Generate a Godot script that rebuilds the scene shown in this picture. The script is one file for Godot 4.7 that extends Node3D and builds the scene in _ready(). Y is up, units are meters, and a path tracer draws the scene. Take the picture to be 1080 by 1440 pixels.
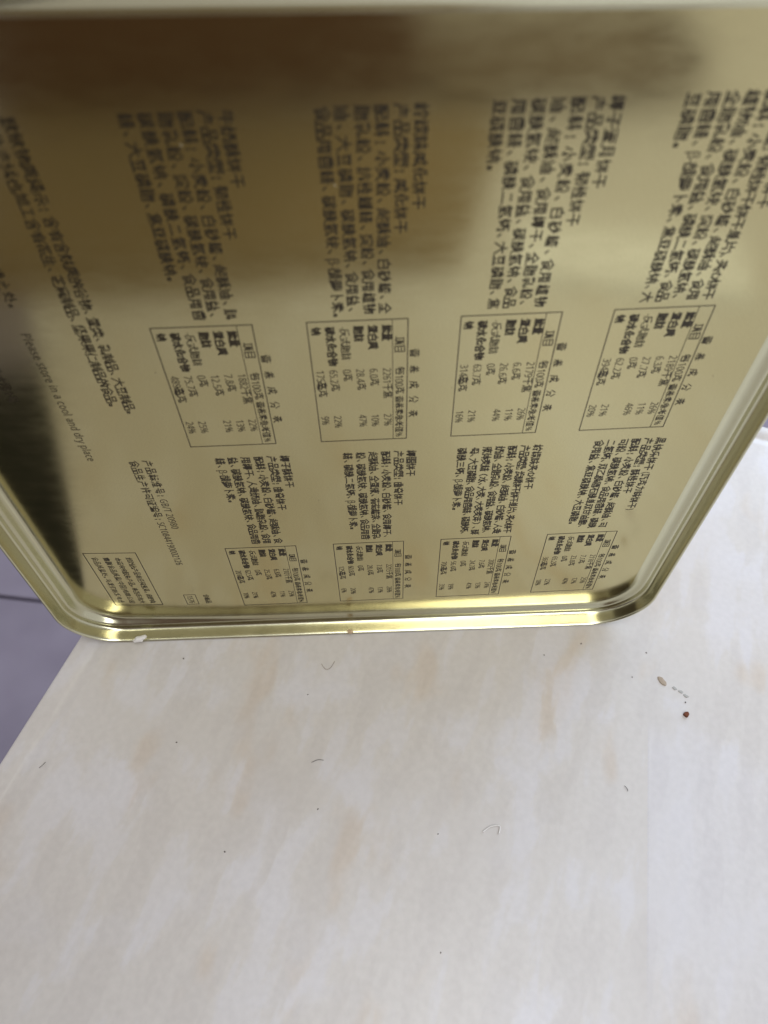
extends Node3D
# A gold biscuit tin standing on its side on a marbled table: its printed base faces the camera.
# Print is laid out in millimetres on the base: u to the right, v downwards; lines of writing run along +v.

const MM := 0.001
const TIN_TALL := 1.1          # half of what it is taller than wide
const TIN_W := 185.3            # inside the rim wall, mm
const PRINT_TURN := 0.01837     # the print sits about one degree askew on the tin
const PRINT_U := 37.57
const PRINT_V := 128.63
const BULGE := 0.4
const TABLE_TURN := -0.385      # radians
const TABLE_LEFT := -0.0841
const TABLE_BACK := -0.1334

# One entry per character or component. Figures are stroke points on a 0-9 grid (x y x y ...);
# otherwise: |n left part of n tenths and right part, -n upper and lower part, + one over the other, @x0y0x1y1 in a box.
const GLYPHS := {
	"、": "1638", "。": "1636381816", "，": "2638 3829", "：": "2325 2729", "（": "71535679", "）": "21434629",
	"三": "1282 2575 0898", "东": "1181 4014 1484 5359 5948 2607 7698", "中": "1282861612 5059", "之": "4051 1373 7316 1638 3899",
	"乐": "7021 2115 1595 5359 3608 7698", "乙": "1181 8115 1518 1898 9896", "也": "0582 8277 5056 2229 2999 9996",
	"爫": "8011 1324 4344 7362", "子": "1181 8153 5359 5938 0595", "乚": "1118 1888 8886", "乳": "|6 -4 爫 子 乚", "二": "2272 0898",
	"于": "1181 0494 5159 5937", "亚": "1181 3138 6168 1326 8375 0898", "产": "4051 1282 3243 7263 1585 1516 1609",
	"人": "5043 4309 4499", "亻": "8015 5359", "仁": "|3 亻 二", "壬": "7021 0595 5158 1989", "任": "|3 亻 壬",
	"本": "0393 5059 4207 5297 2777", "体": "|3 亻 本", "可": "0191 8189 8968 1454571714", "何": "|3 亻 可",
	"直": "0191 5052 2272782822 2474 2676 0999", "值": "|3 亻 直", "克": "1191 5053 2373762623 3608 6668 6898 9896",
	"全": "5004 5094 2474 1777 0999 5459", "公": "3004 6094 4418 1878 6598", "养": "3041 7061 1282 2474 0595 5208 5698 3639 6669",
	"冫": "2244 2977", "隹": "3004 2229 5061 2292 2585 2777 2999 6269", "准": "|2 冫 隹", "京": "4051 0191 2373752523 5559 5948 3607 7698",
	"凉": "|2 冫 京", "分": "3004 6094 2575 7579 7958 4519", "制": "1102 1252 0464 3039 0609 0656 5659 7177 9099 9988",
	"力": "1282 8278 7868 4045 4519", "口": "1181881811", "加": "|6 力 口", "匕": "8315 1018 1898 9896", "化": "|4 亻 匕", "千": "8011 0494 5159",
	"单": "3041 7061 2272762622 2474 0898 5259", "卜": "4049 4386", "卩": "1181 8185 8565 1119", "艮": "1171 7175 1373 1575 1119 1957 5889",
	"即": "|5 艮 卩", "参": "4012 1272 6173 0494 4307 5498 5636 6738 7939", "又": "1181 8109 1399", "双": "|5 又 又",
	"反": "8011 1115 1509 2484 8429 4499", "发": "2023 0393 5009 4676 7619 4699 6071", "号": "2070732320 0595 3537 3787 8779 7958",
	"司": "1191 9199 9979 1363 1565681815", "合": "5004 5094 2474 2676792926", "含": "5003 5093 4353 2474 7456 2676792926",
	"未": "1282 0595 5059 5508 5598", "味": "|3 口 未", "品": "2070732320 0545490905 5595995955", "国": "0090990900 2272 2575 2777 5257 6566",
	"圈": "0090990900 3142 6152 2272 1484 4227 5487 3666 3638 3878", "坚": "1115 3015 5080 8045 5185 1787 5659 0999",
	"型": "0161 0363 2005 4045 7074 9095 1787 5659 0999", "处": "3004 2252 5218 1347 4799 7076 7395", "大": "0393 5053 5309 5399",
	"夹": "1181 5055 2234 7263 0595 5509 5599", "奇": "1181 5004 5184 0595 7579 7958 2656582826", "女": "4016 1689 7345 4509 0393",
	"乃": "1171 7144 4484 8489 8968 3109", "奶": "|4 女 乃", "如": "|5 女 口",
	"威": "1292 1215 1509 3363 4336 3658 5327 4599 9997 8458 7081", "存": "0292 4006 2529 4484 8465 6569 6957 3696", "寸": "0393 7079 7958 2445",
	"对": "|5 又 寸", "小": "5059 5937 2307 7397", "工": "2171 5158 0898", "丂": "0191 3134 3484 8489 8968", "巧": "|4 工 丂",
	"干": "1181 0595 5159", "式": "0393 1656 3638 0958 6065 6599 9997 7081", "心": "1407 3338 3878 7876 4253 7396", "忄": "5059 2315 7385",
	"夬": "1282 8285 0595 5045 4509 5599", "快": "|3 忄 夬", "生": "2015 1383 1686 0999 5059", "性": "|3 忄 生",
	"意": "5051 1181 3142 6152 0393 2474762624 2575 0819 3739 3979 7977 8798", "成": "1292 1215 1509 1555 5548 4837 5055 5599 9997 8457 7081",
	"扌": "0383 5059 5928 0885", "亢": "4051 0292 2474 7478 7898 9896 2426 2609", "抗": "|3 扌 亢",
	"是": "2070732320 2171 0595 5558 5686 2607 2799", "提": "|3 扌 是", "方": "4051 0292 4244 4409 4474 7479 7958", "攵": "3005 2292 7209 2399",
	"放": "|5 方 攵", "每": "2003 1191 2328 2888 2383 8388 0595 4455", "敏": "|5 每 攵", "米": "2133 7163 0494 5059 4408 5498",
	"斗": "2132 2435 0796 6069", "料": "|5 米 斗", "曲": "1282891912 1585 4049 6069", "月": "2070 7079 7958 2027 2709 2373 2676",
	"有": "0292 5006 3484 8489 8978 3439 3686 3878", "果": "1080841410 1282 5059 0595 5508 5598", "木": "0393 5059 5308 5398",
	"宁": "4051 1213 1292 9293 2575 5559 5938", "柠": "|4 木 宁", "示": "2171 0494 5459 5948 2608 7698", "标": "|4 木 示",
	"各": "3004 2272 7206 2496 2777792927", "格": "|4 木 各", "植": "|4 木 直", "耳": "1191 2127 7179 2373 2575 0797", "阝": "1171 7154 5476 7647 1119",
	"椰": "|3 木 |5 耳 阝", "蒙": "0191 3032 6062 0393 2575 5608 4548 4839 6599", "檬": "|3 木 蒙", "止": "5158 1418 0999 5484",
	"此": "|5 止 匕", "母": "2127 2797 2181 8188 8968 0595 4243 4657", "毫": "5001 0191 2272742422 0506 0595 9596 1777 0898 4649 4999 9997",
	"气": "2003 1191 2282 0374 7477 7799 9997", "氢": "+ 气 1555 5516 3657 1757 3739 0969", "安": "4051 1213 1292 9293 4327 2789 7409 0595",
	"钅": "4004 2282 1585 4348 4886", "铵": "|4 钅 安", "水": "5059 5938 0333 3308 8255 5499", "氵": "2153 1445 1976", "由": "1383891913 5059 1686",
	"油": "|2 氵 由", "浆": "0122 3034 0434 6042 5282 8245 5559 5938 0636 3609 8565 5598", "夜": "4051 0191 3105 2429 6144 5373 7339 4699",
	"液": "|2 氵 夜", "定": "5051 0103 0191 9193 2474 5458 5686 2609 1699", "淀": "|2 氵 定", "灬": "1108 3139 5169 8198", "焦": "-7 隹 灬",
	"火": "1326 8365 5053 5309 5399", "喿": "-6 品 木", "燥": "|3 火 喿", "片": "2026 2609 6063 2393 2676 7679", "牛": "2013 1282 0595 5059",
	"勿": "3005 2292 9288 8868 5209 7218", "物": "|4 牛 勿", "甘": "0292 2028 7078 2878 2575", "用": "1181 8189 8968 1117 1709 1383 1686 5159",
	"白": "5032 1282891912 1585", "勺": "3005 2282 8288 8868 3457", "的": "|5 白 勺", "盐": "0242 2005 0545 6065 6284 1686 1619 8689 3639 6669 0999",
	"目": "1080891910 1383 1686", "石": "0191 4107 3484893934", "少": "5055 2214 7284 8509", "砂": "|4 石 少",
	"㐬": "4051 0191 4113 1373 6174 2526 2609 5559 7578 7899", "硫": "|4 石 㐬", "山": "1318 1888 8388 5058", "灰": "0191 3109 2436 8465 5355 5528 5599",
	"碳": "|4 石 -3 山 灰", "舛": "2005 1242 4209 5292 5696 7079", "磷": "|4 石 -5 米 舛", "类": "-5 米 大", "粉": "|4 米 分",
	"青": "1181 2272 0494 5054 2575 7579 7968 2529 2777", "精": "|4 米 青", "古": "0292 5054 1484891914", "糊": "|3 米 |5 古 月",
	"唐": "4051 1191 1116 1609 3272 2494 3676 3777793937", "糖": "|4 米 唐", "系": "8011 4113 1353 6235 3576 5659 3708 7698",
	"素": "1181 2272 0393 5053 4415 1555 6536 3676 5659 3708 7698", "纟": "5013 1363 7315 1585 0997", "戋": "1383 0696 4145 4599 9997 8638 6081",
	"线": "|4 纟 戋", "扁": "4051 1191 9194 1494 1116 1609 2696 9699 2629 4649 6669 2898", "编": "|3 纟 扁",
	"考": "1272 0494 4044 9008 4575 4547 4787 8779 7958", "关": "2132 7162 1383 0595 5309 5599", "联": "|4 耳 关", "肪": "|4 月 方", "胡": "|5 古 月",
	"厶": "4017 1787 6498", "能": "|5 -4 厶 月 -5 匕 匕", "日": "1080891910 1484", "旨": "-4 匕 日", "脂": "|4 月 旨",
	"兑": "2132 7162 2373762623 3609 6668 6898 9896", "脱": "|4 月 兑", "至": "0191 4114 1474 6275 1777 4559 0999", "致": "|5 至 攵",
	"艹": "0494 3039 6069", "芝": "-3 艹 之", "花": "-3 艹 化", "牙": "1181 3115 1595 6169 6957 6508", "芽": "-3 艹 牙",
	"匋": "2003 1292 9299 9978 4234 2464 1676 4458 2628 2868 6668", "萄": "-3 艹 匋", "罒": "0090990900 3039 6069", "夕": "4005 3282 8209 3465",
	"萝": "-3 艹 -4 罒 夕", "甫": "2003 1292 9299 9978 2474 2429 7479 2676 4349", "葡": "-3 艹 甫", "疋": "1181 8163 5157 5484 3308 2599",
	"虫": "2171752521 5058 0878 6698", "蛋": "-4 疋 虫", "宀": "4042 0308 0393 9398", "必": "1407 3337 3787 5042 7106 7396",
	"蜜": "-2 宀 -4 必 虫", "表": "1181 2272 0494 5054 4407 3439 3957 7556 5499", "见": "2026 2070 7076 5246 4609 5558 5898 9896",
	"讠": "2143 0444 4449 4976", "午": "3004 2282 0595 5259", "许": "|3 讠 午", "正": "0191 5158 5484 2428 0999", "证": "|3 讠 正", "请": "|3 讠 青",
	"谷": "3002 6082 5305 5395 2676792926", "豆": "1181 2272752522 3738 7768 0999", "质": "8011 1115 1509 2292 5154 3484 3437 8487 6556 5609 6799",
	"起": "1242 3033 0454 3448 3656 1509 1799 6191 9193 6393 6366 6696 9695", "足": "1080831310 5358 5585 1518 0999", "路": "|4 足 各",
	"辶": "1122 0424 2427 2708 2799", "告": "2013 1383 0595 5055 2676792926", "造": "+ 辶 @3097 告", "酉": "0191 1383891913 4145 6165 1777",
	"己": "1181 8184 1484 1418 1898 9896", "配": "|5 酉 己", "酒": "|2 氵 酉", "禾": "7021 0393 5159 5308 5398", "酥": "|4 酉 禾", "酯": "|4 酉 旨",
	"先": "2013 1383 5055 0595 4509 6568 6898 9896", "酰": "|4 酉 先", "孝": "1272 0494 4044 9008 4575 7556 5659 5938 2797", "酵": "|4 酉 孝",
	"夋": "4012 1272 6173 3305 6385 4418 4576 7509 4699", "酸": "|4 酉 夋", "量": "2070722220 0393 2474772724 2676 5459 1878 0999",
	"丐": "0191 4145 1217 4484 8489 8968", "钙": "|4 钅 丐", "内": "1282 8289 8978 1219 5045 4526 4566", "钠": "|4 钅 内", "阴": "|3 阝 月",
	"艮韵": "1171 7174 1474 1272 1119 1947 8566 4499", "限": "|3 阝 艮韵", "韦": "1181 1383 0585 8587 8777 4049", "刃": "1181 8188 8868 4109 1435",
	"韧": "|5 韦 刃", "页": "0191 5123 2328 2383 8388 5456 5509 6799", "项": "|4 工 页", "食": "5003 5093 5354 2474 7477 2677 2429 2958 8567 5699",
	"饣": "4004 2282 8264 4349 4976", "并": "2132 7162 1383 0696 3336 3609 6369", "饼": "|3 饣 并", "香": "-5 禾 日",
	"麦": "1181 2272 0393 5053 4306 3575 7509 3599", "夫": "1282 0595 5055 5509 5599", "麸": "|5 麦 夫",
	"麻": "5051 1191 1116 1609 2454 3339 3427 3457 6494 7379 7457 7499", "黑": "2070732320 5057 1575 0797 1809 3839 6869 8899",
	"业": "3038 6068 1326 8375 0999", "厂": "1191 1115 1509", "家": "4051 1214 1292 9294 2474 5406 5648 4838 6599 8566", "营": "-3 艹 -3 宀 -5 口 口",
	"地": "|3 土 也", "土": "1585 5059 0999", "址": "|3 土 止", "市": "4051 0292 1418 1484 8488 8868 5259", "售": "-5 隹 口", "服": "|4 月 又",
	"务": "3004 2272 7206 2496 1676 7679 7958 5509", "来": "1282 2334 7463 0595 5059 5508 5598", "函": "1181 5164 2244 7364 0409 0999 9499 3647 5676",
	"商": "5051 0191 3142 7162 1484 1419 8489 8978 3666 3638 3868 6668", "贸": "1013 1333 5080 8064 5124 1484 1417 8487 5556 5609 6699",
	"易": "2070742420 2272 3505 2696 9699 9978 5609 7739", "投": "|3 扌 又", "诉": "|3 讠 斤", "斤": "8021 2125 2509 2494 6469", "电": "1282861612 1484 5058 5898 9897",
	"话": "|3 讠 舌", "舌": "7021 0494 5155 2575792925", "热": "-6 执 灬", "执": "0242 2029 0656 5393 7309 8398", "嘉": "-3 土 -3 口 |6 力 口", "顺": "|3 川 页", "川": "2019 5059 8089",
	"便": "|3 亻 更", "更": "1191 2272772722 2474 5106 4799", "与": "2171 2124 2484 8489 8968 0666", "我": "8011 0393 4149 4928 0766 5056 5699 7081 8338",
	"们": "|3 亻 门", "门": "1013 1319 3191 9199 9978", "向": "5022 1282 8289 8978 1219 3464672734",
}

var glyph_cache := {}
var latin_cache := {}
var sans := SystemFont.new()
var ink: StandardMaterial3D
var rng := RandomNumberGenerator.new()


func _ready() -> void:
	rng.seed = 20230
	sans.font_names = PackedStringArray(["Droid Sans"])
	# --- camera, light, exposure -------------------------------------------------
	var cam := Camera3D.new()
	cam.name = "camera"
	var lens := CameraAttributesPhysical.new()
	lens.frustum_focal_length = 18.033
	lens.frustum_near = 0.01
	lens.frustum_far = 30.0
	lens.frustum_focus_distance = 0.222
	lens.exposure_aperture = 10.0
	cam.attributes = lens
	cam.transform = Transform3D(Basis(Vector3(0.99909, 0.00392, 0.0424), Vector3(0.03267, 0.56823, -0.82222), Vector3(-0.02731, 0.82286, 0.56759)).orthonormalized(), Vector3(0.002288, 0.2317, 0.117394))
	add_child(cam)
	cam.fov = 67.2823
	cam.near = 0.01
	cam.far = 30.0
	cam.current = true
	var we := WorldEnvironment.new()
	we.name = "world_environment"
	var env := Environment.new()
	env.background_mode = Environment.BG_COLOR
	env.background_color = Color(0.675, 0.67, 0.675)
	env.tonemap_mode = Environment.TONE_MAPPER_LINEAR
	env.tonemap_exposure = 1.4
	env.sdfgi_enabled = true
	env.ssao_enabled = true
	env.ssil_enabled = true
	we.environment = env
	add_child(we)
	area_light("unseen_overhead_light", Vector3(0.29, 1.25, 0.62), Vector3(0.03, 0.0, 0.03), Vector2(0.36, 1.5), Color(1.0, 1.0, 0.995), 0.66)  # source out of view, placed to light the table and the lower rim
	area_light("unseen_far_window", Vector3(1.1, 0.8, -1.0), Vector3(0.1, 0.0, 0.0), Vector2(1.2, 1.0), Color(0.82, 0.90, 1.0), 1.5)  # out of view behind the tin, placed for the cool sheen at right
	# --- the setting ---------------------------------------------------------------
	build_floor()
	build_table()
	# --- the tin and the small things ---------------------------------------------
	ink = StandardMaterial3D.new()
	ink.albedo_color = Color(0.19, 0.155, 0.085)
	ink.roughness = 0.5
	build_tin()
	build_unseen_tray()
	build_unseen_stool()
	build_unseen_blocker()
	build_unseen_cloth()
	build_unseen_tissue()
	build_litter()


func area_light(called: String, from: Vector3, to: Vector3, size: Vector2, tint: Color, energy: float) -> void:
	var l := AreaLight3D.new()
	l.name = called
	l.area_size = size
	l.light_color = tint
	l.light_energy = energy
	l.area_normalize_energy = true
	l.shadow_enabled = true
	add_child(l)
	l.look_at_from_position(from, to, Vector3.UP)


# --- helpers -------------------------------------------------------------------
func part(called: String, mesh: Mesh, mat: Material, parent: Node) -> MeshInstance3D:
	var o := MeshInstance3D.new()
	o.name = called
	o.mesh = mesh
	o.material_override = mat
	parent.add_child(o, true)
	return o


func thing(called: String, label: String, category: String, at := Vector3.ZERO, group := "") -> Node3D:
	var o := Node3D.new()
	o.name = called
	o.position = at
	o.set_meta("label", label)
	o.set_meta("category", category)
	if group != "":
		o.set_meta("group", group)
	add_child(o, true)
	return o


func paint(c: Color, rough: float, metal := 0.0) -> StandardMaterial3D:
	var m := StandardMaterial3D.new()
	m.albedo_color = c
	m.roughness = rough
	m.metallic = metal
	return m


func quad(st: SurfaceTool, a: Vector3, b: Vector3, c: Vector3, d: Vector3) -> void:
	for p in [a, b, c, a, c, d]:
		st.add_vertex(p)


func bevel_box(size: Vector3, b: float) -> ArrayMesh:
	# a box with chamfered edges, centred on the origin
	var st := SurfaceTool.new()
	st.begin(Mesh.PRIMITIVE_TRIANGLES)
	st.set_smooth_group(-1)
	var h := size / 2.0
	var ax := [Vector3.RIGHT, Vector3.UP, Vector3.BACK]
	for i in 3:
		var n: Vector3 = ax[i]
		var s: Vector3 = ax[(i + 1) % 3]
		var t: Vector3 = ax[(i + 2) % 3]
		for sg in [-1.0, 1.0]:
			var hn: Vector3 = n * n.dot(h) * sg
			var hs: Vector3 = s * (s.dot(h) - b)
			var ht: Vector3 = t * (t.dot(h) - b)
			tri_out(st, [hn - hs - ht, hn + hs - ht, hn + hs + ht, hn - hs + ht], n * sg)
			for sg2 in [-1.0, 1.0]:   # edge between n and s
				var e1: Vector3 = n * n.dot(h) * sg + s * (s.dot(h) - b) * sg2
				var e2: Vector3 = n * (n.dot(h) - b) * sg + s * s.dot(h) * sg2
				tri_out(st, [e1 - ht, e1 + ht, e2 + ht, e2 - ht], n * sg + s * sg2)
	for x in [-1.0, 1.0]:
		for y in [-1.0, 1.0]:
			for z in [-1.0, 1.0]:
				var k := Vector3(x, y, z)
				tri_out(st, [k * (h - Vector3(0, b, b)), k * (h - Vector3(b, 0, b)), k * (h - Vector3(b, b, 0))], k)
	st.generate_normals()
	return st.commit()


func tri_out(st: SurfaceTool, pts: Array, outward: Vector3) -> void:
	# a convex polygon as a fan whose front (clockwise) side faces outward
	var n: Vector3 = (pts[1] - pts[0]).cross(pts[2] - pts[0])
	if n.dot(outward) > 0.0:
		pts.reverse()
	for i in range(1, pts.size() - 1):
		for p in [pts[0], pts[i], pts[i + 1]]:
			st.add_vertex(p)


func rounded_rect(hx: float, hy: float, r: float, steps := 14) -> PackedVector2Array:
	# counter-clockwise outline; the straight sides are cut into pieces as well
	var out := PackedVector2Array()
	var cs := [Vector2(hx - r, hy - r), Vector2(-hx + r, hy - r), Vector2(-hx + r, -hy + r), Vector2(hx - r, -hy + r)]
	for k in 4:
		var c: Vector2 = cs[k]
		var last := Vector2.ZERO
		for i in steps + 1:
			var a := PI / 2.0 * (k + float(i) / steps)
			last = c + Vector2(cos(a), sin(a)) * r
			out.append(last)
		var a2 := PI / 2.0 * (k + 1)
		var nxt: Vector2 = cs[(k + 1) % 4] + Vector2(cos(a2), sin(a2)) * r
		for i in range(1, 10):
			out.append(last.lerp(nxt, i / 10.0))
	return out


# --- the setting -----------------------------------------------------------------
func build_floor() -> void:
	var fl := Node3D.new()
	fl.name = "floor"
	fl.set_meta("kind", "structure")
	fl.position = Vector3(-0.27, -0.72, -0.375)
	fl.rotation.y = -0.166
	add_child(fl)
	part("bedding", bevel_box(Vector3(9.0, 0.05, 9.0), 0.002), paint(Color(0.45, 0.42, 0.47), 0.9), fl).position.y = -0.0325
	var tile_mesh := bevel_box(Vector3(0.5955, 0.012, 0.5955), 0.0012)
	var mats := []
	for i in 3:
		var n := FastNoiseLite.new()
		n.seed = 40 + i
		n.frequency = 0.012
		n.fractal_octaves = 4
		var g := Gradient.new()
		var base := Color(0.54, 0.505, 0.57).lightened(0.02 * i)
		g.set_color(0, base.darkened(0.07))
		g.set_color(1, base.lightened(0.07))
		var tx := NoiseTexture2D.new()
		tx.width = 256
		tx.height = 256
		tx.seamless = true
		tx.noise = n
		tx.color_ramp = g
		var m := paint(Color.WHITE, 0.35)
		m.albedo_texture = tx
		m.uv1_triplanar = true
		m.uv1_scale = Vector3.ONE * 2.0
		mats.append(m)
	for i in range(-5, 6):
		for k in range(-5, 6):
			var t := part("tile", tile_mesh, mats[rng.randi() % 3], fl)
			t.position = Vector3(i * 0.6 + 0.3, 0.0, k * 0.6 + 0.3)


func marble_texture() -> ImageTexture:
	var S := 1280
	var cloud := FastNoiseLite.new()
	cloud.seed = 7
	cloud.noise_type = FastNoiseLite.TYPE_SIMPLEX_SMOOTH
	cloud.frequency = 0.007
	cloud.fractal_octaves = 4
	cloud.domain_warp_enabled = true
	cloud.domain_warp_amplitude = 60.0
	cloud.domain_warp_frequency = 0.004
	var strk := FastNoiseLite.new()
	strk.seed = 21
	strk.frequency = 0.020
	strk.fractal_octaves = 3
	strk.domain_warp_enabled = true
	strk.domain_warp_amplitude = 45.0
	strk.domain_warp_frequency = 0.003
	var warm := FastNoiseLite.new()
	warm.seed = 5
	warm.frequency = 0.010
	warm.fractal_octaves = 3
	var fine := FastNoiseLite.new()
	fine.seed = 99
	fine.frequency = 0.09
	fine.fractal_octaves = 3
	var im := Image.create(S, S, false, Image.FORMAT_RGB8)
	var a := cloud.get_seamless_image(S, S)
	var b := strk.get_seamless_image(S, S / 4)
	b.resize(S, S, Image.INTERPOLATE_CUBIC)
	var c := warm.get_seamless_image(S, S / 2)
	c.resize(S, S, Image.INTERPOLATE_CUBIC)
	var d := fine.get_seamless_image(S, S)
	var da := a.get_data()
	var db := b.get_data()
	var dc := c.get_data()
	var dd := d.get_data()
	var out := PackedByteArray()
	out.resize(S * S * 3)
	for i in S * S:
		var ka := da[i] / 255.0
		var kb := db[i] / 255.0
		var kc := dc[i] / 255.0
		var kd := dd[i] / 255.0 - 0.5
		var px := float(i % S) / S
		var py := float(i / S) / S
		var lite := smoothstep(0.50, 0.62, kb * 0.65 + ka * 0.35) * 0.6 + smoothstep(0.45, 0.85, ka) * 0.4
		var grey := smoothstep(0.44, 0.30, kb) * 0.5
		var peach := smoothstep(0.62, 0.86, kc) * (0.3 + 0.7 * smoothstep(0.6, 0.4, kb))
		# the film was laid in two pieces: the right-hand one is a little whiter along its cut edge
		var seam := px - (0.532 + (py - 0.414) * 0.147)
		if seam > 0.0 and py > 0.39 and py < 0.66:
			var w := smoothstep(0.22, 0.0, seam) * smoothstep(0.39, 0.43, py) * smoothstep(0.66, 0.54, py)
			lite = lerpf(lite, 1.0, 0.75 * w)
			peach *= 1.0 - w
			if seam < 0.0012:
				grey += 0.8 * w
		# a pressed crease running across
		var crease := absf(py - (0.495 - (px - 0.25) * 0.34 + 0.012 * (ka - 0.5)))
		if px > 0.2 and px < 0.56:
			grey += 0.22 * smoothstep(0.0035, 0.0, crease)
		var r := 0.846 + 0.020 * lite - 0.026 * grey - 0.008 * peach + 0.034 * kd
		var g := 0.828 + 0.028 * lite - 0.028 * grey - 0.028 * peach + 0.034 * kd
		var bl := 0.800 + 0.052 * lite - 0.026 * grey - 0.052 * peach + 0.034 * kd
		out[i * 3] = int(clampf(r, 0, 1) * 255)
		out[i * 3 + 1] = int(clampf(g, 0, 1) * 255)
		out[i * 3 + 2] = int(clampf(bl, 0, 1) * 255)
	im = Image.create_from_data(S, S, false, Image.FORMAT_RGB8, out)
	return ImageTexture.create_from_image(im)


func build_table() -> void:
	var t := thing("table", "white table covered in cream marbled film, with the gold tin standing on it", "table")
	t.rotation.y = TABLE_TURN
	var film := paint(Color(0.955, 0.955, 0.97), 0.31)
	film.albedo_texture = marble_texture()
	film.uv1_scale = Vector3.ONE
	# top: a slab with a rolled edge; uv in units of 0.34 m
	var st := SurfaceTool.new()
	st.begin(Mesh.PRIMITIVE_TRIANGLES)
	var x0 := TABLE_LEFT
	var x1 := 0.95
	var z0 := TABLE_BACK
	var z1 := 0.50
	var prof: Array[Vector2] = []   # inset from the outline, height
	prof.append(Vector2(0.0, -0.028))
	prof.append(Vector2(0.0, -0.0012))
	for i in 5:
		var a := PI / 2.0 * (i + 1) / 5.0
		prof.append(Vector2(0.0012 - 0.0012 * cos(a), -0.0012 + 0.0012 * sin(a)))
	# the edge band: a shallow roll that dips before the flat top
	prof.append(Vector2(0.0060, 0.0000))
	prof.append(Vector2(0.0068, -0.00032))
	prof.append(Vector2(0.0080, -0.00042))
	prof.append(Vector2(0.0094, -0.0001))
	prof.append(Vector2(0.0105, 0.0))
	var loops := []
	for p in prof:
		loops.append([Vector3(x0 + p.x, p.y, z0 + p.x), Vector3(x1 - p.x, p.y, z0 + p.x), Vector3(x1 - p.x, p.y, z1 - p.x), Vector3(x0 + p.x, p.y, z1 - p.x)])
	var uvs := func(v: Vector3) -> Vector2: return Vector2((v.x - x0) / 0.34, (v.z - z0 + (v.y - 0.0)) / 0.34)
	st.set_smooth_group(1)
	for i in loops.size() - 1:
		for k in 4:
			var q := [loops[i][k], loops[i + 1][k], loops[i + 1][(k + 1) % 4], loops[i][(k + 1) % 4]]
			for n in [0, 1, 2, 0, 2, 3]:
				st.set_smooth_group(1 + k)
				st.set_uv(uvs.call(q[n]))
				st.add_vertex(q[n])
	var tp: Array = loops[loops.size() - 1]
	st.set_smooth_group(9)
	for n in [0, 3, 2, 0, 2, 1]:
		st.set_uv(uvs.call(tp[n]))
		st.add_vertex(tp[n])
	var bt: Array = loops[0]
	for n in [0, 1, 2, 0, 2, 3]:
		st.set_uv(uvs.call(bt[n]))
		st.add_vertex(bt[n])
	st.generate_normals()
	part("table_top", st.commit(), film, t)
	var leg_mat := paint(Color(0.78, 0.77, 0.75), 0.5)
	var leg := bevel_box(Vector3(0.045, 0.682, 0.045), 0.003)
	for sx in [x0 + 0.06, x1 - 0.06]:
		for sz in [z0 + 0.06, z1 - 0.06]:
			part("leg", leg, leg_mat, t).position = Vector3(sx, -0.3705, sz)


# --- the tin ---------------------------------------------------------------------
func bulge(p: Vector2) -> float:
	# mm: how far the thin base springs out towards the viewer; its left side is pressed back a little
	var x := clampf(p.x / (TIN_W / 2.0), -1, 1)
	var bent := maxf(0.0, -p.x - 30.0)
	return BULGE * (1.0 - x * x) - 0.0004 * bent * bent


func bulge_normal(p: Vector2) -> Vector3:
	var e := 0.5
	return Vector3(bulge(p - Vector2(e, 0)) - bulge(p + Vector2(e, 0)), bulge(p - Vector2(0, e)) - bulge(p + Vector2(0, e)), 2.0 * e).normalized()


func print_to_tin(u: float, v: float, lift: float) -> Vector3:
	# from the print's (u, v) to the tin's own axes, in metres
	var du := u - 40.0
	var dv := v - 40.0
	var c := cos(PRINT_TURN)
	var s := sin(PRINT_TURN)
	var x := c * du + s * dv + 40.0 - PRINT_U
	var y := PRINT_V - (-s * du + c * dv + 40.0)
	var k := Vector2(x, y - tin_mid())
	return Vector3(x, y, bulge(k) + lift) * MM


func tin_mid() -> float:
	return 1.0 + TIN_W / 2.0 + TIN_TALL


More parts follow.
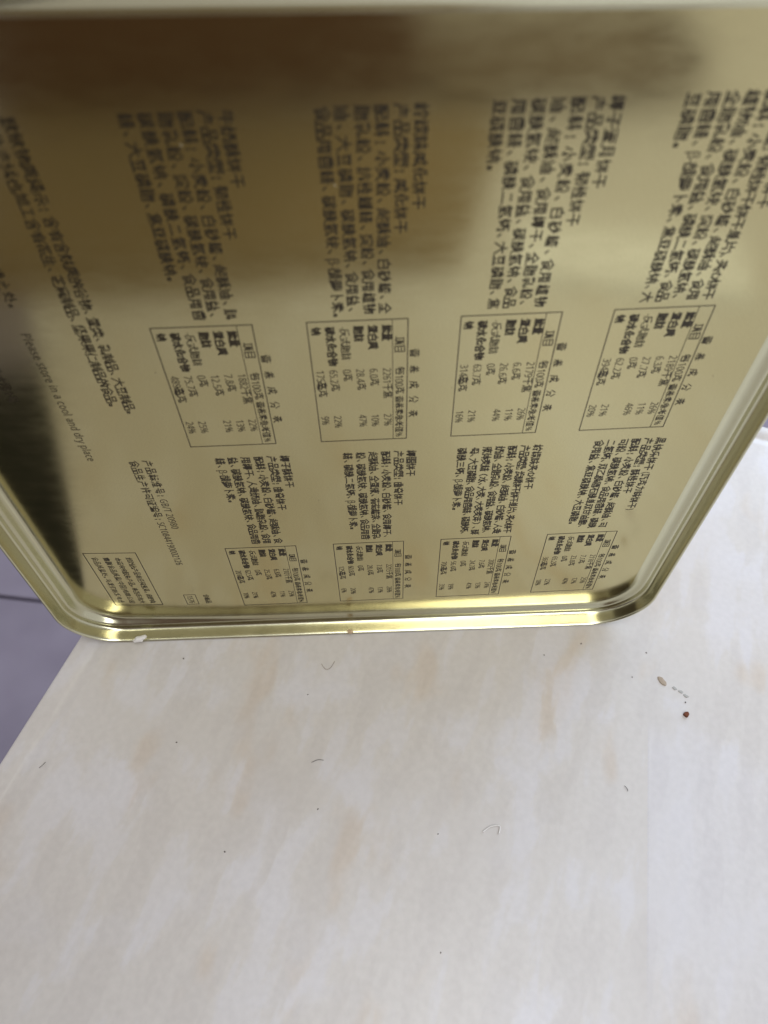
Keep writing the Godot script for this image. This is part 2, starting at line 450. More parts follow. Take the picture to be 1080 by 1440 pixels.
func build_tin() -> void:
	var tin := thing("biscuit_tin", "square gold biscuit tin on its side, printed base facing the camera", "tin")
	var grain := FastNoiseLite.new()
	grain.seed = 3
	grain.frequency = 0.014
	grain.fractal_octaves = 7
	grain.fractal_gain = 0.62
	var gt := NoiseTexture2D.new()
	gt.width = 512
	gt.height = 512
	gt.seamless = true
	gt.noise = grain
	var gr := Gradient.new()
	gr.set_color(0, Color(0.62, 0.62, 0.62))
	gr.set_color(1, Color(1.0, 1.0, 1.0))
	gt.color_ramp = gr
	var gold := paint(Color(0.83, 0.79, 0.605), 0.18, 1.0)
	gold.roughness_texture = gt
	var fleck := FastNoiseLite.new()
	fleck.seed = 11
	fleck.frequency = 0.35
	fleck.fractal_octaves = 2
	var ft := NoiseTexture2D.new()
	ft.width = 512
	ft.height = 512
	ft.seamless = true
	ft.noise = fleck
	var fr := Gradient.new()
	fr.set_color(0, Color(0.86, 0.86, 0.86))
	fr.set_color(1, Color(1.0, 1.0, 1.0))
	ft.color_ramp = fr
	gold.albedo_texture = ft
	gold.uv1_triplanar = true
	gold.uv1_scale = Vector3(12, 30, 12)
	var gold_rim := paint(Color(0.82, 0.81, 0.70), 0.27, 1.0)
	gold_rim.roughness_texture = gt
	gold_rim.uv1_triplanar = true
	gold_rim.uv1_scale = Vector3(10, 10, 10)
	var mid := tin_mid()
	var h := TIN_W / 2.0
	var r := 17.0
	# panel: rings of the outline, from the middle to the foot of the wall
	var outline := rounded_rect(h - 5.2, h + TIN_TALL - 5.2, r - 5.2)
	var st := SurfaceTool.new()
	st.begin(Mesh.PRIMITIVE_TRIANGLES)
	var rings := 24
	var n := outline.size()
	for i in rings + 1:
		var s := float(i) / rings
		for k in n:
			var p := outline[k] * s
			st.set_normal(bulge_normal(p))
			st.set_uv(p / 180.0)
			st.add_vertex(Vector3(p.x, p.y + mid, bulge(p)) * MM)
	for i in rings:
		for k in n:
			var a := i * n + k
			var b := i * n + (k + 1) % n
			for j in [a, b + n, a + n, a, b, b + n]:
				st.add_index(j)
	part("base_panel", st.commit(), gold, tin)
	# rim: (outset from the wall, height towards the viewer), both mm: a soft cove, a narrow ledge, a second wall and the lip
	var rim: Array[Vector2] = smooth_profile([Vector2(-5.2, 0.0), Vector2(-4.2, 0.08), Vector2(-3.35, 0.36), Vector2(-2.75, 0.78), Vector2(-2.3, 1.16), Vector2(-2.0, 1.34)], 3)
	rim.append_array(smooth_profile([Vector2(-2.0, 1.34), Vector2(-1.7, 1.42), Vector2(-1.2, 1.45), Vector2(-0.6, 1.5), Vector2(-0.25, 1.75), Vector2(-0.06, 2.3), Vector2(0.0, 3.2), Vector2(0.04, 5.2), Vector2(0.12, 5.75), Vector2(0.3, 6.08), Vector2(0.52, 6.16), Vector2(0.75, 6.06), Vector2(0.92, 5.75), Vector2(0.98, 5.3)], 3).slice(1))
	part("rim", sweep(rim, h, r, mid, -1), gold_rim, tin)
	var seam: Array[Vector2] = [Vector2(0.98, 5.3), Vector2(1.0, 3.0), Vector2(0.95, 2.5), Vector2(0.6, 2.2), Vector2(0.3, 2.1)]
	part("seam", sweep(seam, h, r, mid, -1), paint(Color(0.80, 0.78, 0.66), 0.3, 1.0), tin)
	var body: Array[Vector2] = [Vector2(0.3, 2.1), Vector2(0.3, -52.0), Vector2(0.1, -53.0), Vector2(-0.5, -53.6), Vector2(-2.0, -53.8), Vector2(-70.0, -53.8)]
	part("side_wall", sweep(body, h, r, mid, -1), paint(Color(0.74, 0.62, 0.32), 0.35, 1.0), tin)
	print_base(tin)
	var dust := begin()
	for d in [Vector3(14.6, -37.0, 0.32), Vector3(38.2, -29.2, 0.32), Vector3(-2.0, 12.0, 0.2), Vector3(60.5, 20.0, 0.16), Vector3(96.0, 66.0, 0.16), Vector3(28.0, 60.0, 0.18), Vector3(-38.0, 90.0, 0.2), Vector3(118.0, 20.0, 0.16), Vector3(72.0, 108.0, 0.15)]:
		stroke_quad(dust, Vector2(d.x, d.y), Vector2(d.x + d.z * 0.5, d.y + d.z * 0.6), d.z * 0.45, 0.06)
	part("dust", dust.commit(), paint(Color(0.66, 0.62, 0.50), 0.9), tin).set_meta("kind", "stuff")


func smooth_profile(pts: Array, cuts: int) -> Array[Vector2]:
	var out: Array[Vector2] = []
	for i in pts.size() - 1:
		var p0: Vector2 = pts[maxi(i - 1, 0)]
		var p3: Vector2 = pts[mini(i + 2, pts.size() - 1)]
		var a: Vector2 = pts[i]
		for k in cuts:
			out.append(a.cubic_interpolate(pts[i + 1], p0, p3, float(k) / cuts))
	out.append(pts[pts.size() - 1])
	return out


func sweep(prof: Array[Vector2], h: float, r: float, mid: float, _side: int) -> ArrayMesh:
	var st := SurfaceTool.new()
	st.begin(Mesh.PRIMITIVE_TRIANGLES)
	st.set_smooth_group(1)
	var loops := []
	for p in prof:
		var rr := maxf(r + p.x, 1.0)
		loops.append(rounded_rect(h + p.x, h + TIN_TALL + p.x, rr))
	var n: int = loops[0].size()
	for i in prof.size():
		for k in n:
			var q: Vector2 = loops[i][k]
			st.set_uv(Vector2(float(k) / n, float(i) / prof.size()))
			# the foot of the cove follows the base's bulge
			var follow := clampf(1.0 - prof[i].y / 1.4, 0.0, 1.0) if prof[i].y >= 0.0 else 0.0
			st.add_vertex(Vector3(q.x, q.y + mid, prof[i].y + bulge(q) * follow * follow * (3.0 - 2.0 * follow)) * MM)
	for i in prof.size() - 1:
		for k in n:
			var a := i * n + k
			var b := i * n + (k + 1) % n
			for j in [a, a + n, b + n, a, b + n, b]:
				st.add_index(j)
	st.generate_normals()
	return st.commit()


# --- lettering ---------------------------------------------------------------------
func strokes_of(spec: String) -> Array:
	# every stroke as points in a unit box, x right and y down
	var tokens := spec.split(" ", false)
	var at := [0]
	return parse(tokens, at, true)


func parse(tokens: PackedStringArray, at: Array, whole := false) -> Array:
	var tk := tokens[at[0]]
	var out := []
	if tk[0].is_valid_int():
		while at[0] < tokens.size() and tokens[at[0]][0].is_valid_int():
			var s := tokens[at[0]]
			var line := PackedVector2Array()
			for i in range(0, s.length() - 1, 2):
				line.append(Vector2(s[i].to_int(), s[i + 1].to_int()) / 9.0)
			out.append(line)
			at[0] += 1
		return out
	at[0] += 1
	if tk[0] == "|":
		var k := tk[1].to_int() / 10.0
		out.append_array(boxed(parse(tokens, at), Rect2(0, 0, k - 0.03, 1)))
		out.append_array(boxed(parse(tokens, at), Rect2(k + 0.05, 0, 0.95 - k, 1)))
	elif tk[0] == "-":
		var k := tk[1].to_int() / 10.0
		out.append_array(boxed(parse(tokens, at), Rect2(0, 0, 1, k - 0.03)))
		out.append_array(boxed(parse(tokens, at), Rect2(0, k + 0.04, 1, 0.96 - k)))
	elif tk[0] == "+":
		out.append_array(parse(tokens, at))
		out.append_array(parse(tokens, at))
	elif tk[0] == "@":
		var a := Vector2(tk[1].to_int(), tk[2].to_int()) / 9.0
		var b := Vector2(tk[3].to_int(), tk[4].to_int()) / 9.0
		out = boxed(parse(tokens, at), Rect2(a, b - a))
	else:
		out = glyph(tk)
	return out


func boxed(lines: Array, box: Rect2) -> Array:
	var out := []
	for l in lines:
		var m := PackedVector2Array()
		for p in l:
			m.append(box.position + p * box.size)
		out.append(m)
	return out


func glyph(ch: String) -> Array:
	if not glyph_cache.has(ch):
		if not GLYPHS.has(ch) or GLYPHS[ch] == "":
			print("no glyph for ", ch)
			glyph_cache[ch] = []
		else:
			glyph_cache[ch] = strokes_of(GLYPHS[ch])
	return glyph_cache[ch]


func is_latin(ch: String) -> bool:
	return ch.unicode_at(0) < 0x2000


func advance(ch: String, size: float) -> float:
	if is_latin(ch):
		return sans.get_string_size(ch, HORIZONTAL_ALIGNMENT_LEFT, -1, 64).x / 64.0 * size * 0.97
	if ch in "、。，：":
		return size * 0.80
	return size * 1.06


func line_length(s: String, size: float) -> float:
	var sum := 0.0
	for ch in s:
		sum += advance(ch, size)
	return sum


func stroke_quad(st: SurfaceTool, a: Vector2, b: Vector2, hw: float, lift: float) -> void:
	# a, b: points of the print (u, v)
	var d := (b - a).normalized()
	var nrm := Vector2(-d.y, d.x) * hw
	a -= d * hw * 0.8
	b += d * hw * 0.8
	var q := [a + nrm, b + nrm, b - nrm, a - nrm]
	var w := []
	for p in q:
		w.append(print_to_tin(p.x, p.y, lift))
	for j in [0, 2, 1, 0, 3, 2]:
		st.set_normal(Vector3(0, 0, 1))
		st.add_vertex(w[j])


func write_line(st: SurfaceTool, s: String, u: float, v: float, size: float, weight := 0.052, fill := -1.0, gap := 0.0) -> float:
	# writes s along +v from v; u is the middle of the line; returns where it ends
	var stretch := 0.0
	if fill > 0.0 and s.length() > 1:
		stretch = (fill - line_length(s, size) + size * 0.06) / (s.length() - 1)
	for i in s.length():
		var ch := s[i]
		var adv := advance(ch, size)
		if is_latin(ch):
			if ch != " ":
				write_latin(st, ch, u, v, size)
		else:
			var w := size * weight
			var n := 0
			var strokes := glyph(ch)
			if strokes.size() > 11:
				w *= 0.86
			for l in strokes:
				n += 1
				for k in l.size() - 1:
					var a: Vector2 = (l[k] - Vector2(0.5, 0.5)) * 0.90
					var b: Vector2 = (l[k + 1] - Vector2(0.5, 0.5)) * 0.90
					var v0 := v + size * 0.5
					stroke_quad(st, Vector2(u - a.y * size, v0 + a.x * size), Vector2(u - b.y * size, v0 + b.x * size), w, 0.03 + 0.003 * n)
		v += adv + stretch + gap
	return v


func write_latin(st: SurfaceTool, ch: String, u: float, v: float, size: float) -> void:
	if not latin_cache.has(ch):
		var tm := TextMesh.new()
		tm.font = sans
		tm.font_size = 64
		tm.pixel_size = 1.0 / 64.0
		tm.depth = 0.0
		tm.text = ch
		tm.horizontal_alignment = HORIZONTAL_ALIGNMENT_LEFT
		latin_cache[ch] = tm.get_faces()
	var faces: PackedVector3Array = latin_cache[ch]
	for p in faces:
		st.set_normal(Vector3(0, 0, 1))
		# the line's box is centred on y = 0; figures sit a little above that
		st.add_vertex(print_to_tin(u + (p.y - 0.06) * size * 1.08, v + p.x * size, 0.03))


func frame_lines(st: SurfaceTool, u0: float, u1: float, v0: float, v1: float, w := 0.11) -> void:
	stroke_run(st, Vector2(u0, v0), Vector2(u1, v0), w)
	stroke_run(st, Vector2(u0, v1), Vector2(u1, v1), w)
	stroke_run(st, Vector2(u0, v0), Vector2(u0, v1), w, 0.036)
	stroke_run(st, Vector2(u1, v0), Vector2(u1, v1), w, 0.036)


func stroke_run(st: SurfaceTool, a: Vector2, b: Vector2, hw: float, lift := 0.03) -> void:
	# a long printed rule, cut so that it follows the bulge
	var n := 8
	for i in n:
		stroke_quad(st, a.lerp(b, float(i) / n), a.lerp(b, float(i + 1) / n), hw, lift + 0.002 * (i % 2))


func begin() -> SurfaceTool:
	var st := SurfaceTool.new()
	st.begin(Mesh.PRIMITIVE_TRIANGLES)
	return st


func text_block(tin: Node3D, called: String, lines: Array, u: float, v: float, length: float, size: float, pitch: float) -> void:
	# the first line is the rightmost one; a line ending in ~ is spread to the full length
	var st := begin()
	for i in lines.size():
		var s: String = lines[i]
		var fill := -1.0
		if s.ends_with("~"):
			s = s.substr(0, s.length() - 1)
			fill = length
		write_line(st, s, u - i * pitch, v, size, 0.062, fill)
	part(called, st.commit(), ink, tin)


func table_of(tin: Node3D, u: float, v: float, height: float, values: Array) -> void:
	# u: left rule, v: top rule. values: [[amount, percent], ...] for the six nutrients
	var k := height / 36.4
	var node := Node3D.new()
	node.name = "nutrition_table"
	tin.add_child(node, true)
	var f := begin()
	frame_lines(f, u, u + 20.0, v, v + height)
	stroke_run(f, Vector2(u + 16.9, v), Vector2(u + 16.9, v + height), 0.07, 0.042)
	part("frame", f.commit(), ink, node)
	var t := begin()
	var title := "营养成分表"
	for i in 5:
		write_line(t, title[i], u + 21.5, v + (8.2 + 4.65 * i) * k, 2.15, 0.05)
	var c := u + 18.4
	write_line(t, "项目", c, v + 4.6 * k, 2.15 * k)
	write_line(t, "每100克", c, v + 13.1 * k, 2.2 * k)
	write_line(t, "营养素参考值%", c - 0.05, v + 22.0 * k, 1.92 * k, 0.05, 13.6 * k)
	part("heading", t.commit(), ink, node)
	var names := ["能量", "蛋白质", "脂肪", "-反式脂肪", "碳水化合物", "钠"]
	var b := begin()
	for i in 6:
		var row := u + 15.8 - 2.83 * i
		var weight := 0.05 if i == 3 else 0.085
		write_line(b, names[i], row, v + 1.4 * k, 2.02 * k, weight)
		write_line(b, values[i][0], row, v + 13.2 * k, 2.2 * k)
		write_line(b, values[i][1], row, v + 27.6 * k, 2.2 * k)
	part("entries", b.commit(), ink, node)


func print_base(tin: Node3D) -> void:
	var top := -42.2
	var full := 40.6
	var low := 41.0
	var fl := 38.8
	var p := 3.04
	var size := 2.46
	text_block(tin, "ingredient_text", ["牛奶酥饼干", "产品类型：韧性饼干", "配料：小麦粉、白砂糖、起酥油、脱~", "脂乳粉、淀粉、碳酸氢铵、食用盐、~", "碳酸氢钠、磷酸二氢钙、食品用香~", "精、大豆磷脂、焦亚硫酸钠。"], 22.45, top, full, size, p)
	text_block(tin, "ingredient_text", ["柠檬味威化饼干", "产品类型：威化饼干", "配料：小麦粉、起酥油、白砂糖、全~", "脂乳粉、抗性糊精、淀粉、食用植物~", "油、大豆磷脂、碳酸氢钠、食用盐、~", "食品用香精、碳酸氢铵、β-胡萝卜素。"], 52.3, top, full, size, p)
	text_block(tin, "ingredient_text", ["椰子蜜月饼干", "产品类型：韧性饼干", "配料：小麦粉、白砂糖、食用植物~", "油、起酥油、食用椰干、全脂乳粉、~", "碳酸氢铵、食用盐、碳酸氢钠、食品~", "用香精、磷酸二氢钙、大豆磷脂、焦~", "亚硫酸钠。"], 82.5, top, full, size, p)
	text_block(tin, "ingredient_text", ["巧克力味夹心饼干", "产品类型：韧性饼干(饼干单片)、夹心饼干~", "配料：小麦粉、白砂糖、起酥油、食用~", "植物油、碳酸氢铵、淀粉、碳酸氢钠、~", "全脂乳粉、食用盐、磷酸二氢钙、食品~", "用香精、β-胡萝卜素、焦亚硫酸钠、大~", "豆磷脂。"], 112.4, top, full, size, p)
	text_block(tin, "ingredient_text", ["椰子酥饼干", "产品类型：曲奇饼干", "配料：小麦粉、白砂糖、起酥油、食~", "用椰干、人造奶油、脱脂乳粉、食用~", "盐、碳酸氢钠、碳酸氢铵、食品用香~", "精、β-胡萝卜素。"], 21.4, low, fl, size, 3.12)
	text_block(tin, "ingredient_text", ["椰圈饼干", "产品类型：曲奇饼干", "配料：小麦粉、白砂糖、食用椰干、~", "起酥油、全蛋液、葡萄糖浆、全脂乳~", "粉、碳酸氢铵、碳酸氢钠、食品用香~", "精、磷酸二氢钙、β-胡萝卜素。"], 52.0, low, fl, size, 3.08)
	text_block(tin, "ingredient_text", ["柠檬味夹心饼干", "产品类型：发酵饼干(饼干单片)、夹心饼干~", "配料：小麦粉、起酥油、白砂糖、人造~", "奶油、全脂乳粉、食用盐、碳酸氢钠、~", "液体麦精（水、大麦、大麦麦芽）、酵~", "母、大豆磷脂、食品用香精、硫酸钙、~", "磷酸三钙、β-胡萝卜素。"], 82.7, low, fl, size, 3.06)
	text_block(tin, "ingredient_text", ["黑快乐饼干 (巧克力味饼干)", "产品类型：酥性饼干", "配料：小麦粉、白砂糖、起酥油、可~", "可粉、碳酸氢钠、食品用香精、磷酸~", "二氢钙、双乙酰酒石酸单双甘油酯、~", "食用盐、焦亚硫酸钠、大豆磷脂。"], 112.5, low - 0.6, fl, size, 3.0)
	table_of(tin, 0.0, 0.0, 36.4, [["1882千焦", "22%"], ["7.8克", "13%"], ["12.5克", "21%"], ["0克", ""], ["75.7克", "25%"], ["489毫克", "24%"]])
	table_of(tin, 30.7, 0.0, 36.4, [["2261千焦", "27%"], ["6.0克", "10%"], ["28.4克", "47%"], ["0克", ""], ["65.2克", "22%"], ["175毫克", "9%"]])
	table_of(tin, 61.2, 0.0, 36.4, [["2179千焦", "26%"], ["6.6克", "11%"], ["26.6克", "44%"], ["0克", ""], ["63.7克", "21%"], ["314毫克", "16%"]])
	table_of(tin, 91.6, 0.0, 36.4, [["2189千焦", "26%"], ["6.3克", "11%"], ["27.7克", "46%"], ["0克", ""], ["62.2克", "21%"], ["394毫克", "20%"]])
	table_of(tin, -0.3, 81.6, 34.2, [["2101千焦", "25%"], ["6.8克", "11%"], ["25.2克", "42%"], ["0克", ""], ["62.5克", "21%"], ["201毫克", "10%"]])
	table_of(tin, 30.35, 81.6, 34.2, [["2215千焦", "26%"], ["7.8克", "13%"], ["28.4克", "47%"], ["0克", ""], ["60.8克", "20%"], ["125毫克", "6%"]])
	table_of(tin, 61.0, 81.6, 34.2, [["2002千焦", "24%"], ["7.6克", "13%"], ["24.7克", "41%"], ["0克", ""], ["56.4克", "19%"], ["706毫克", "35%"]])
	table_of(tin, 91.4, 81.6, 34.2, [["2110千焦", "25%"], ["7.1克", "12%"], ["23.8克", "40%"], ["0克", ""], ["65.2克", "22%"], ["365毫克", "18%"]])
	var st := begin()
	write_line(st, "致敏物质提示：含有含麸质的谷物、蛋类、乳制品、大豆制品。", -10.4, top, size, 0.055, 67.3)
	write_line(st, "此生产线也加工含有花生、芝麻制品、坚果果仁制品的食品。", -13.6, top, size, 0.055, 64.8)
	part("allergen_note", st.commit(), ink, tin)
	st = begin()
	write_line(st, "请存放于阴凉干燥之处。", -24.0, top + 8.0, size, 0.05, 29.0)
	write_line(st, "Please store in a cool and dry place", -24.5, 0.4, 2.42, 0.05, 40.2)
	part("storage_note", st.commit(), ink, tin)
	st = begin()
	write_line(st, "地址：东市食品工业大路1号", -34.7, -10.0, size, 0.05, 30.2)
	part("address_line", st.commit(), ink, tin)
	st = begin()
	write_line(st, "产品标准号：GB/T 20980", -11.6, low, size, 0.05, 29.6)
	write_line(st, "食品生产许可证编号：SC10844190002126", -14.9, low, size, 0.05, 48.6)
	part("licence_text", st.commit(), ink, tin)
	var box := Node3D.new()
	box.name = "contact_box"
	tin.add_child(box, true)
	st = begin()
	frame_lines(st, -41.0, -26.0, 82.6, 114.0)
	part("frame", st.commit(), ink, box)
	st = begin()
	write_line(st, "如对此产品有任何意见，请即向", -28.7, 85.2, 1.95, 0.045, 27.6)
	write_line(st, "本商家家服务产品。来函东市大", -32.0, 85.2, 1.95, 0.045, 27.6)
	write_line(st, "嘉顺食品贸易(中国)有限公司", -35.2, 85.0, 1.95, 0.045, 27.6)
	write_line(st, "食品贸易处。与我们联系电话", -38.5, 84.8, 1.95, 0.04, 27.6)
	part("contact_text", st.commit(), ink, box)
	var mark := Node3D.new()
	mark.name = "inspection_mark"
	tin.add_child(mark, true)
	st = begin()
	frame_lines(st, -18.1, -14.5, 107.9, 114.1, 0.09)
	part("frame", st.commit(), ink, mark)
	st = begin()
	write_line(st, "1576", -16.3, 108.6, 2.2)
	write_line(st, "合格品", -11.2, 108.0, 1.8, 0.05)
	part("mark_text", st.commit(), ink, mark)


# --- small things ------------------------------------------------------------------
func build_unseen_tray() -> void:
	# a brown tray on the near part of the table, out of view; placed for the dark band mirrored in the base
	var tray := thing("unseen_tray", "dark brown tray out of view, placed for the band mirrored along the base top", "tray", Vector3(0.128, 0.0, 0.372))
	var brown := paint(Color(0.40, 0.33, 0.26), 0.45)
	var st := SurfaceTool.new()
	st.begin(Mesh.PRIMITIVE_TRIANGLES)
	st.set_smooth_group(1)
	var prof := [Vector2(-0.006, 0.001), Vector2(0.0, 0.002), Vector2(0.004, 0.008), Vector2(0.006, 0.014), Vector2(0.0075, 0.015), Vector2(0.009, 0.014), Vector2(0.006, 0.002), Vector2(0.003, 0.0), Vector2(-0.02, 0.0)]
	var loops := []
	for p in prof:
		loops.append(rounded_rect(0.080 + p.x, 0.043 + p.x, 0.022 + p.x))
	var n: int = loops[0].size()
	for i in prof.size():
		for k in n:
			st.add_vertex(Vector3(loops[i][k].x, prof[i].y, -loops[i][k].y))
	for i in prof.size() - 1:
		for k in n:
			var a := i * n + k
			var b := i * n + (k + 1) % n
			for j in [a, b + n, a + n, a, b, b + n]:
				st.add_index(j)
	st.generate_normals()
	part("rim", st.commit(), brown, tray)
	var fl := SurfaceTool.new()
	fl.begin(Mesh.PRIMITIVE_TRIANGLES)
	for k in n:
		for p in [Vector2.ZERO, loops[0][(k + 1) % n], loops[0][k]]:
			fl.set_normal(Vector3.UP)
			fl.add_vertex(Vector3(p.x, 0.001, -p.y))
	part("tray_floor", fl.commit(), brown, tray)


	# a tall brown box out of view, placed to shade and darken the left
	var unseen_box := thing("unseen_tall_box", "tall brown lidded box out of view, placed to darken the mirrored upper left", "box", Vector3(-0.09, 0.0, 0.375))
	unseen_box.rotation.y = -0.04
	var red := paint(Color(0.36, 0.25, 0.17), 0.5)
	part("box_body", bevel_box(Vector3(0.26, 0.56, 0.11), 0.004), red, unseen_box).position.y = 0.281
	part("lid", bevel_box(Vector3(0.268, 0.08, 0.118), 0.004), red, unseen_box).position.y = 0.54


func build_unseen_stool() -> void:  # out of view, placed to darken the lower left of the mirroring base
	var unseen_stool := thing("unseen_stool", "dark padded seat out of view, placed as the dark patch mirrored in the gold base", "unseen_stool", Vector3(-0.27, -0.714, 0.23))
	unseen_stool.rotation.y = TABLE_TURN
	var cloth := paint(Color(0.15, 0.15, 0.12), 0.9)
	part("seat", bevel_box(Vector3(0.32, 0.07, 0.32), 0.02), cloth, unseen_stool).position.y = 0.43
	var leg := bevel_box(Vector3(0.035, 0.386, 0.035), 0.004)
	for x in [-0.12, 0.12]:
		for z in [-0.12, 0.12]:
			part("leg", leg, paint(Color(0.2, 0.15, 0.1), 0.6), unseen_stool).position = Vector3(x, 0.193, z)


func build_unseen_blocker() -> void:
	# an unseen cabinet shape, placed to keep light off the left side
	var w := thing("unseen_blocker", "tall dark brown cabinet shape out of view, placed to keep light off the left", "unseen_blocker", Vector3(-1.15, -0.714, 0.62))
	var wood := paint(Color(0.20, 0.13, 0.09), 0.55)
	part("body", bevel_box(Vector3(0.56, 1.9, 0.60), 0.006), wood, w).position.y = 0.95
	for k in 2:
		var door := part("door", bevel_box(Vector3(0.27, 1.80, 0.02), 0.004), wood, w)
		door.position = Vector3(-0.138 + 0.276 * k, 0.96, -0.311)
		part("handle", bevel_box(Vector3(0.012, 0.14, 0.022), 0.003), paint(Color(0.6, 0.58, 0.55), 0.3, 1.0), door).position = Vector3(0.11 - 0.22 * k, 0.0, -0.021)


func build_unseen_cloth() -> void:  # out of view, placed to darken the upper left of the mirroring base
	var c := thing("unseen_cloth", "folded grey brown cloth out of view, placed for the dark area mirrored in the base", "cloth")
	var mat := paint(Color(0.53, 0.46, 0.35), 0.95)
	part("lower_fold", prism([Vector2(52, 180), Vector2(92, 306), Vector2(-205, 308), Vector2(-196, 158), Vector2(-70, 166)], 0.0004, 0.0055), mat, c)
	part("upper_fold", prism([Vector2(40, 190), Vector2(78, 300), Vector2(-196, 302), Vector2(-188, 172), Vector2(-66, 178)], 0.0060, 0.0110), mat, c)


func prism(outline: Array, low: float, high: float) -> ArrayMesh:
	# a flat polygon (mm) with thickness and softened upper edges
	var st := SurfaceTool.new()
	st.begin(Mesh.PRIMITIVE_TRIANGLES)
	st.set_smooth_group(-1)
	var mid := Vector2.ZERO
	for p in outline:
		mid += p / outline.size()
	var rings := []
	for k in 3:
		var ring := []
		for p in outline:
			var q: Vector2 = p - (p - mid).normalized() * [0.0, 0.0, 2.0][k]
			ring.append(Vector3(q.x * MM, [low, lerpf(low, high, 0.6), high][k], q.y * MM))
		rings.append(ring)
	var m3 := Vector3(mid.x * MM, low, mid.y * MM)
	for k in 2:
		for i in outline.size():
			var n := (i + 1) % outline.size()
			tri_out(st, [rings[k][i], rings[k][n], rings[k + 1][n], rings[k + 1][i]], rings[k][i] + rings[k][n] - m3 * 2.0)
	tri_out(st, rings[2].duplicate(), Vector3.UP)
	tri_out(st, rings[0].duplicate(), Vector3.DOWN)
	st.generate_normals()
	return st.commit()


func build_unseen_tissue() -> void:  # out of view, placed to give the base its pale mirrored streak
	var st := SurfaceTool.new()
	st.begin(Mesh.PRIMITIVE_TRIANGLES)
	st.set_smooth_group(1)
	var n := FastNoiseLite.new()
	n.seed = 8
	n.frequency = 0.12
	var cell := func(i: int, k: int, up: float) -> Vector3:
		return Vector3(-0.055 + 0.11 * i / 16.0, up + 0.0012 * (n.get_noise_2d(i * 3.0, k * 3.0) + 1.0), -0.02 + 0.04 * k / 8.0)
	for lay in 2:
		for i in 16:
			for k in 8:
				var up := 0.0004 + 0.0014 * lay
				quad(st, cell.call(i, k, up), cell.call(i + 1, k, up), cell.call(i + 1, k + 1, up), cell.call(i, k + 1, up))
	st.generate_normals()
	single("unseen_tissue", "folded white tissue out of view, placed as the pale streak mirrored in the gold base", "tissue", st.commit(), paint(Color(0.97, 0.97, 0.98), 0.9), Vector3(0.132, 0.0, 0.180), 0.2)


func chip(seed_: int, size: Vector3, sides := 9, ragged := 0.3) -> ArrayMesh:
	# an irregular flake: a ragged outline with thickness, lying on y = 0
	var r := RandomNumberGenerator.new()
	r.seed = seed_
	var st := SurfaceTool.new()
	st.begin(Mesh.PRIMITIVE_TRIANGLES)
	st.set_smooth_group(-1)
	var low := []
	var high := []
	for k in sides:
		var a := -TAU * k / sides
		var d := 1.0 - ragged * r.randf()
		low.append(Vector3(cos(a) * d * size.x, 0.0, sin(a) * d * size.z) * 0.5)
		high.append(Vector3(cos(a) * d * size.x * 0.42, size.y * r.randf_range(0.55, 1.0), sin(a) * d * size.z * 0.42))
	var top := Vector3(0, size.y * 0.95, 0)
	for k in sides:
		var n := (k + 1) % sides
		tri_out(st, [low[k], low[n], high[n], high[k]], (low[k] + low[n]) + Vector3(0, size.y, 0))
		tri_out(st, [high[k], high[n], top], Vector3.UP)
	st.generate_normals()
	return st.commit()


func single(called: String, label: String, category: String, mesh: Mesh, mat: Material, at: Vector3, turn := 0.0, group := "") -> MeshInstance3D:
	var o := part(called, mesh, mat, self)
	o.position = at
	o.rotation.y = turn
	o.set_meta("label", label)
	o.set_meta("category", category)
	if group != "":
		o.set_meta("group", group)
	return o


func fibre(points: Array, thick: float) -> ArrayMesh:
	var cv := Curve3D.new()
	for i in points.size():
		var a: Vector2 = points[maxi(i - 1, 0)]
		var b: Vector2 = points[mini(i + 1, points.size() - 1)]
		var t := Vector3(b.x - a.x, 0, b.y - a.y) * MM * 0.17
		cv.add_point(Vector3(points[i].x, 0.25, points[i].y) * MM, -t, t)
	var line := cv.tessellate_even_length(4, 0.0004)
	var st := SurfaceTool.new()
	st.begin(Mesh.PRIMITIVE_TRIANGLES)
	st.set_smooth_group(1)
	for i in line.size() - 1:
		var d := (line[i + 1] - line[i]).normalized()
		var s := d.cross(Vector3.UP).normalized() * thick
		var u := Vector3.UP * thick
		var ring := [s, u, -s, -u]
		for k in 4:
			var p: Vector3 = ring[k]
			var q: Vector3 = ring[(k + 1) % 4]
			tri_out(st, [line[i] + p, line[i + 1] + p, line[i + 1] + q, line[i] + q], p + q)
	st.generate_normals()
	return st.commit()


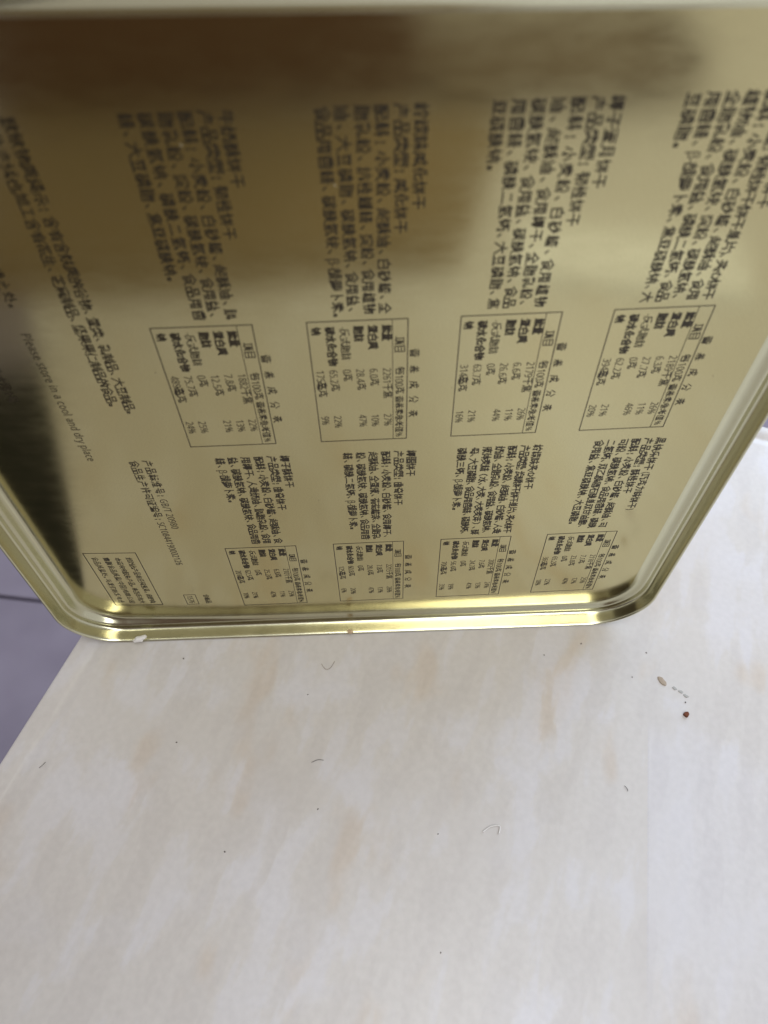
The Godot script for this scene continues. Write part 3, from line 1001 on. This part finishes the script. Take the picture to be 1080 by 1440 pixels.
func build_litter() -> void:
	single("biscuit_crumb", "small rust brown crumb on the right of the table, in front of the tin", "crumb", chip(1, Vector3(0.0023, 0.0009, 0.0021)), paint(Color(0.42, 0.22, 0.11), 0.8), Vector3(0.1004, 0.0, 0.0376), 0.4)
	single("tan_flake", "pale tan flake behind the rust brown crumb, nearest the tin corner", "flake", chip(2, Vector3(0.0024, 0.0004, 0.0040), 11, 0.35), paint(Color(0.66, 0.60, 0.53), 0.8), Vector3(0.0956, 0.0, 0.0265), 0.5)
	var smear := paint(Color(0.66, 0.655, 0.64), 0.7)
	for k in 3:
		var p: Vector2 = [Vector2(99.0, 29.0), Vector2(100.6, 30.2), Vector2(102.0, 31.7)][k]
		var said: String = ["flat grey flake of dried dirt, end of the row nearest the tan flake", "flat grey flake of dried dirt, middle one of the row of three", "flat grey flake of dried dirt, end of the row nearest the rust brown crumb"][k]
		single("grey_flake", said, "flake", chip(10 + k, Vector3(0.0022, 0.0002, 0.0013), 9, 0.4), smear, Vector3(p.x, 0, p.y) * MM, -0.6, "grey flakes near the brown crumb")
	var dark := paint(Color(0.33, 0.30, 0.28), 0.8)
	var spots := [Vector2(72.3, 12.5), Vector2(86.4, 24.7), Vector2(92.9, 16.6), Vector2(101.2, 33.7), Vector2(-16.9, 26.3), Vector2(-56.4, 39.8), Vector2(-57.2, 12.5), Vector2(20.6, 69.2), Vector2(-13.5, 61.0), Vector2(-39.5, 71.4), Vector2(18.9, 98.5), Vector2(59.5, 16.0)]
	var speck_labels := ["tiny dark speck near the front right corner of the tin", "tiny dark speck left of the tan flake", "tiny dark speck behind the tan flake, beside the tin", "tiny dark speck between the grey flakes and the rust brown crumb", "tiny dark speck in front of the curl of hair", "tiny dark speck on a beige cloud of the marbling, left of centre", "tiny dark speck close to the tin, behind the beige marbling on the left", "tiny dark speck left of the white curled scrap", "tiny dark speck just in front of the grey fibre", "tiny dark speck at the lower left, alone on a pale patch", "tiny dark speck lowest of all, below the white curled scrap", "tiny dark speck just in front of the tin, right of centre"]
	var meshes := [chip(21, Vector3(0.0007, 0.0003, 0.0005), 7), chip(22, Vector3(0.0004, 0.0002, 0.0005), 7), chip(23, Vector3(0.0008, 0.0002, 0.0004), 7)]
	for k in spots.size():
		single("dark_speck", speck_labels[k], "speck", meshes[k % 3], dark, Vector3(spots[k].x, 0, spots[k].y) * MM, k * 1.3, "tiny dark specks scattered on the table")
	single("hair_curl", "thin brown curl of hair just in front of the tin, left of centre", "hair", fibre([Vector2(-12.7, 16.2), Vector2(-11.2, 18.2), Vector2(-9.6, 17.6), Vector2(-8.4, 15.5)], 0.00006), paint(Color(0.52, 0.44, 0.36), 0.6), Vector3.ZERO)
	single("lint_fibre", "short black fibre close to the left edge of the table", "fibre", fibre([Vector2(-96.2, 45.9), Vector2(-95.3, 45.0), Vector2(-94.7, 44.2)], 0.00008), dark, Vector3.ZERO)
	single("lint_fibre", "short grey fibre lying crosswise in the middle of the table", "fibre", fibre([Vector2(-15.5, 47.6), Vector2(-13.6, 46.9), Vector2(-11.9, 47.1)], 0.00008), paint(Color(0.4, 0.39, 0.38), 0.7), Vector3.ZERO)
	single("lint_fibre", "short black fibre on the whiter right part of the table", "fibre", fibre([Vector2(76.4, 58.2), Vector2(77.0, 59.0), Vector2(77.1, 59.8)], 0.00008), dark, Vector3.ZERO)
	var white := paint(Color(0.90, 0.89, 0.88), 0.7)
	single("film_scrap", "white curled scrap of film on the table, right of centre", "scrap", fibre([Vector2(33.4, 69.2), Vector2(35.7, 67.9), Vector2(38.3, 67.9), Vector2(37.8, 69.9)], 0.0002), white, Vector3.ZERO)
	var a := single("paper_flake", "white torn paper flake stuck to the lower left of the tin's lip", "flake", chip(31, Vector3(0.0056, 0.0009, 0.0028), 10, 0.45), white, Vector3(-0.0715, 0.0027, 0.0062), 0.3, "paper flakes on the tin's lip")
	a.rotation.x = 1.0
	var b := single("paper_flake", "cream torn flake at the middle of the tin's lower lip", "flake", chip(32, Vector3(0.0032, 0.0008, 0.0018), 9, 0.5), paint(Color(0.80, 0.70, 0.56), 0.8), Vector3(-0.0030, 0.0024, 0.0062), -0.5, "paper flakes on the tin's lip")
	b.rotation.x = 1.0
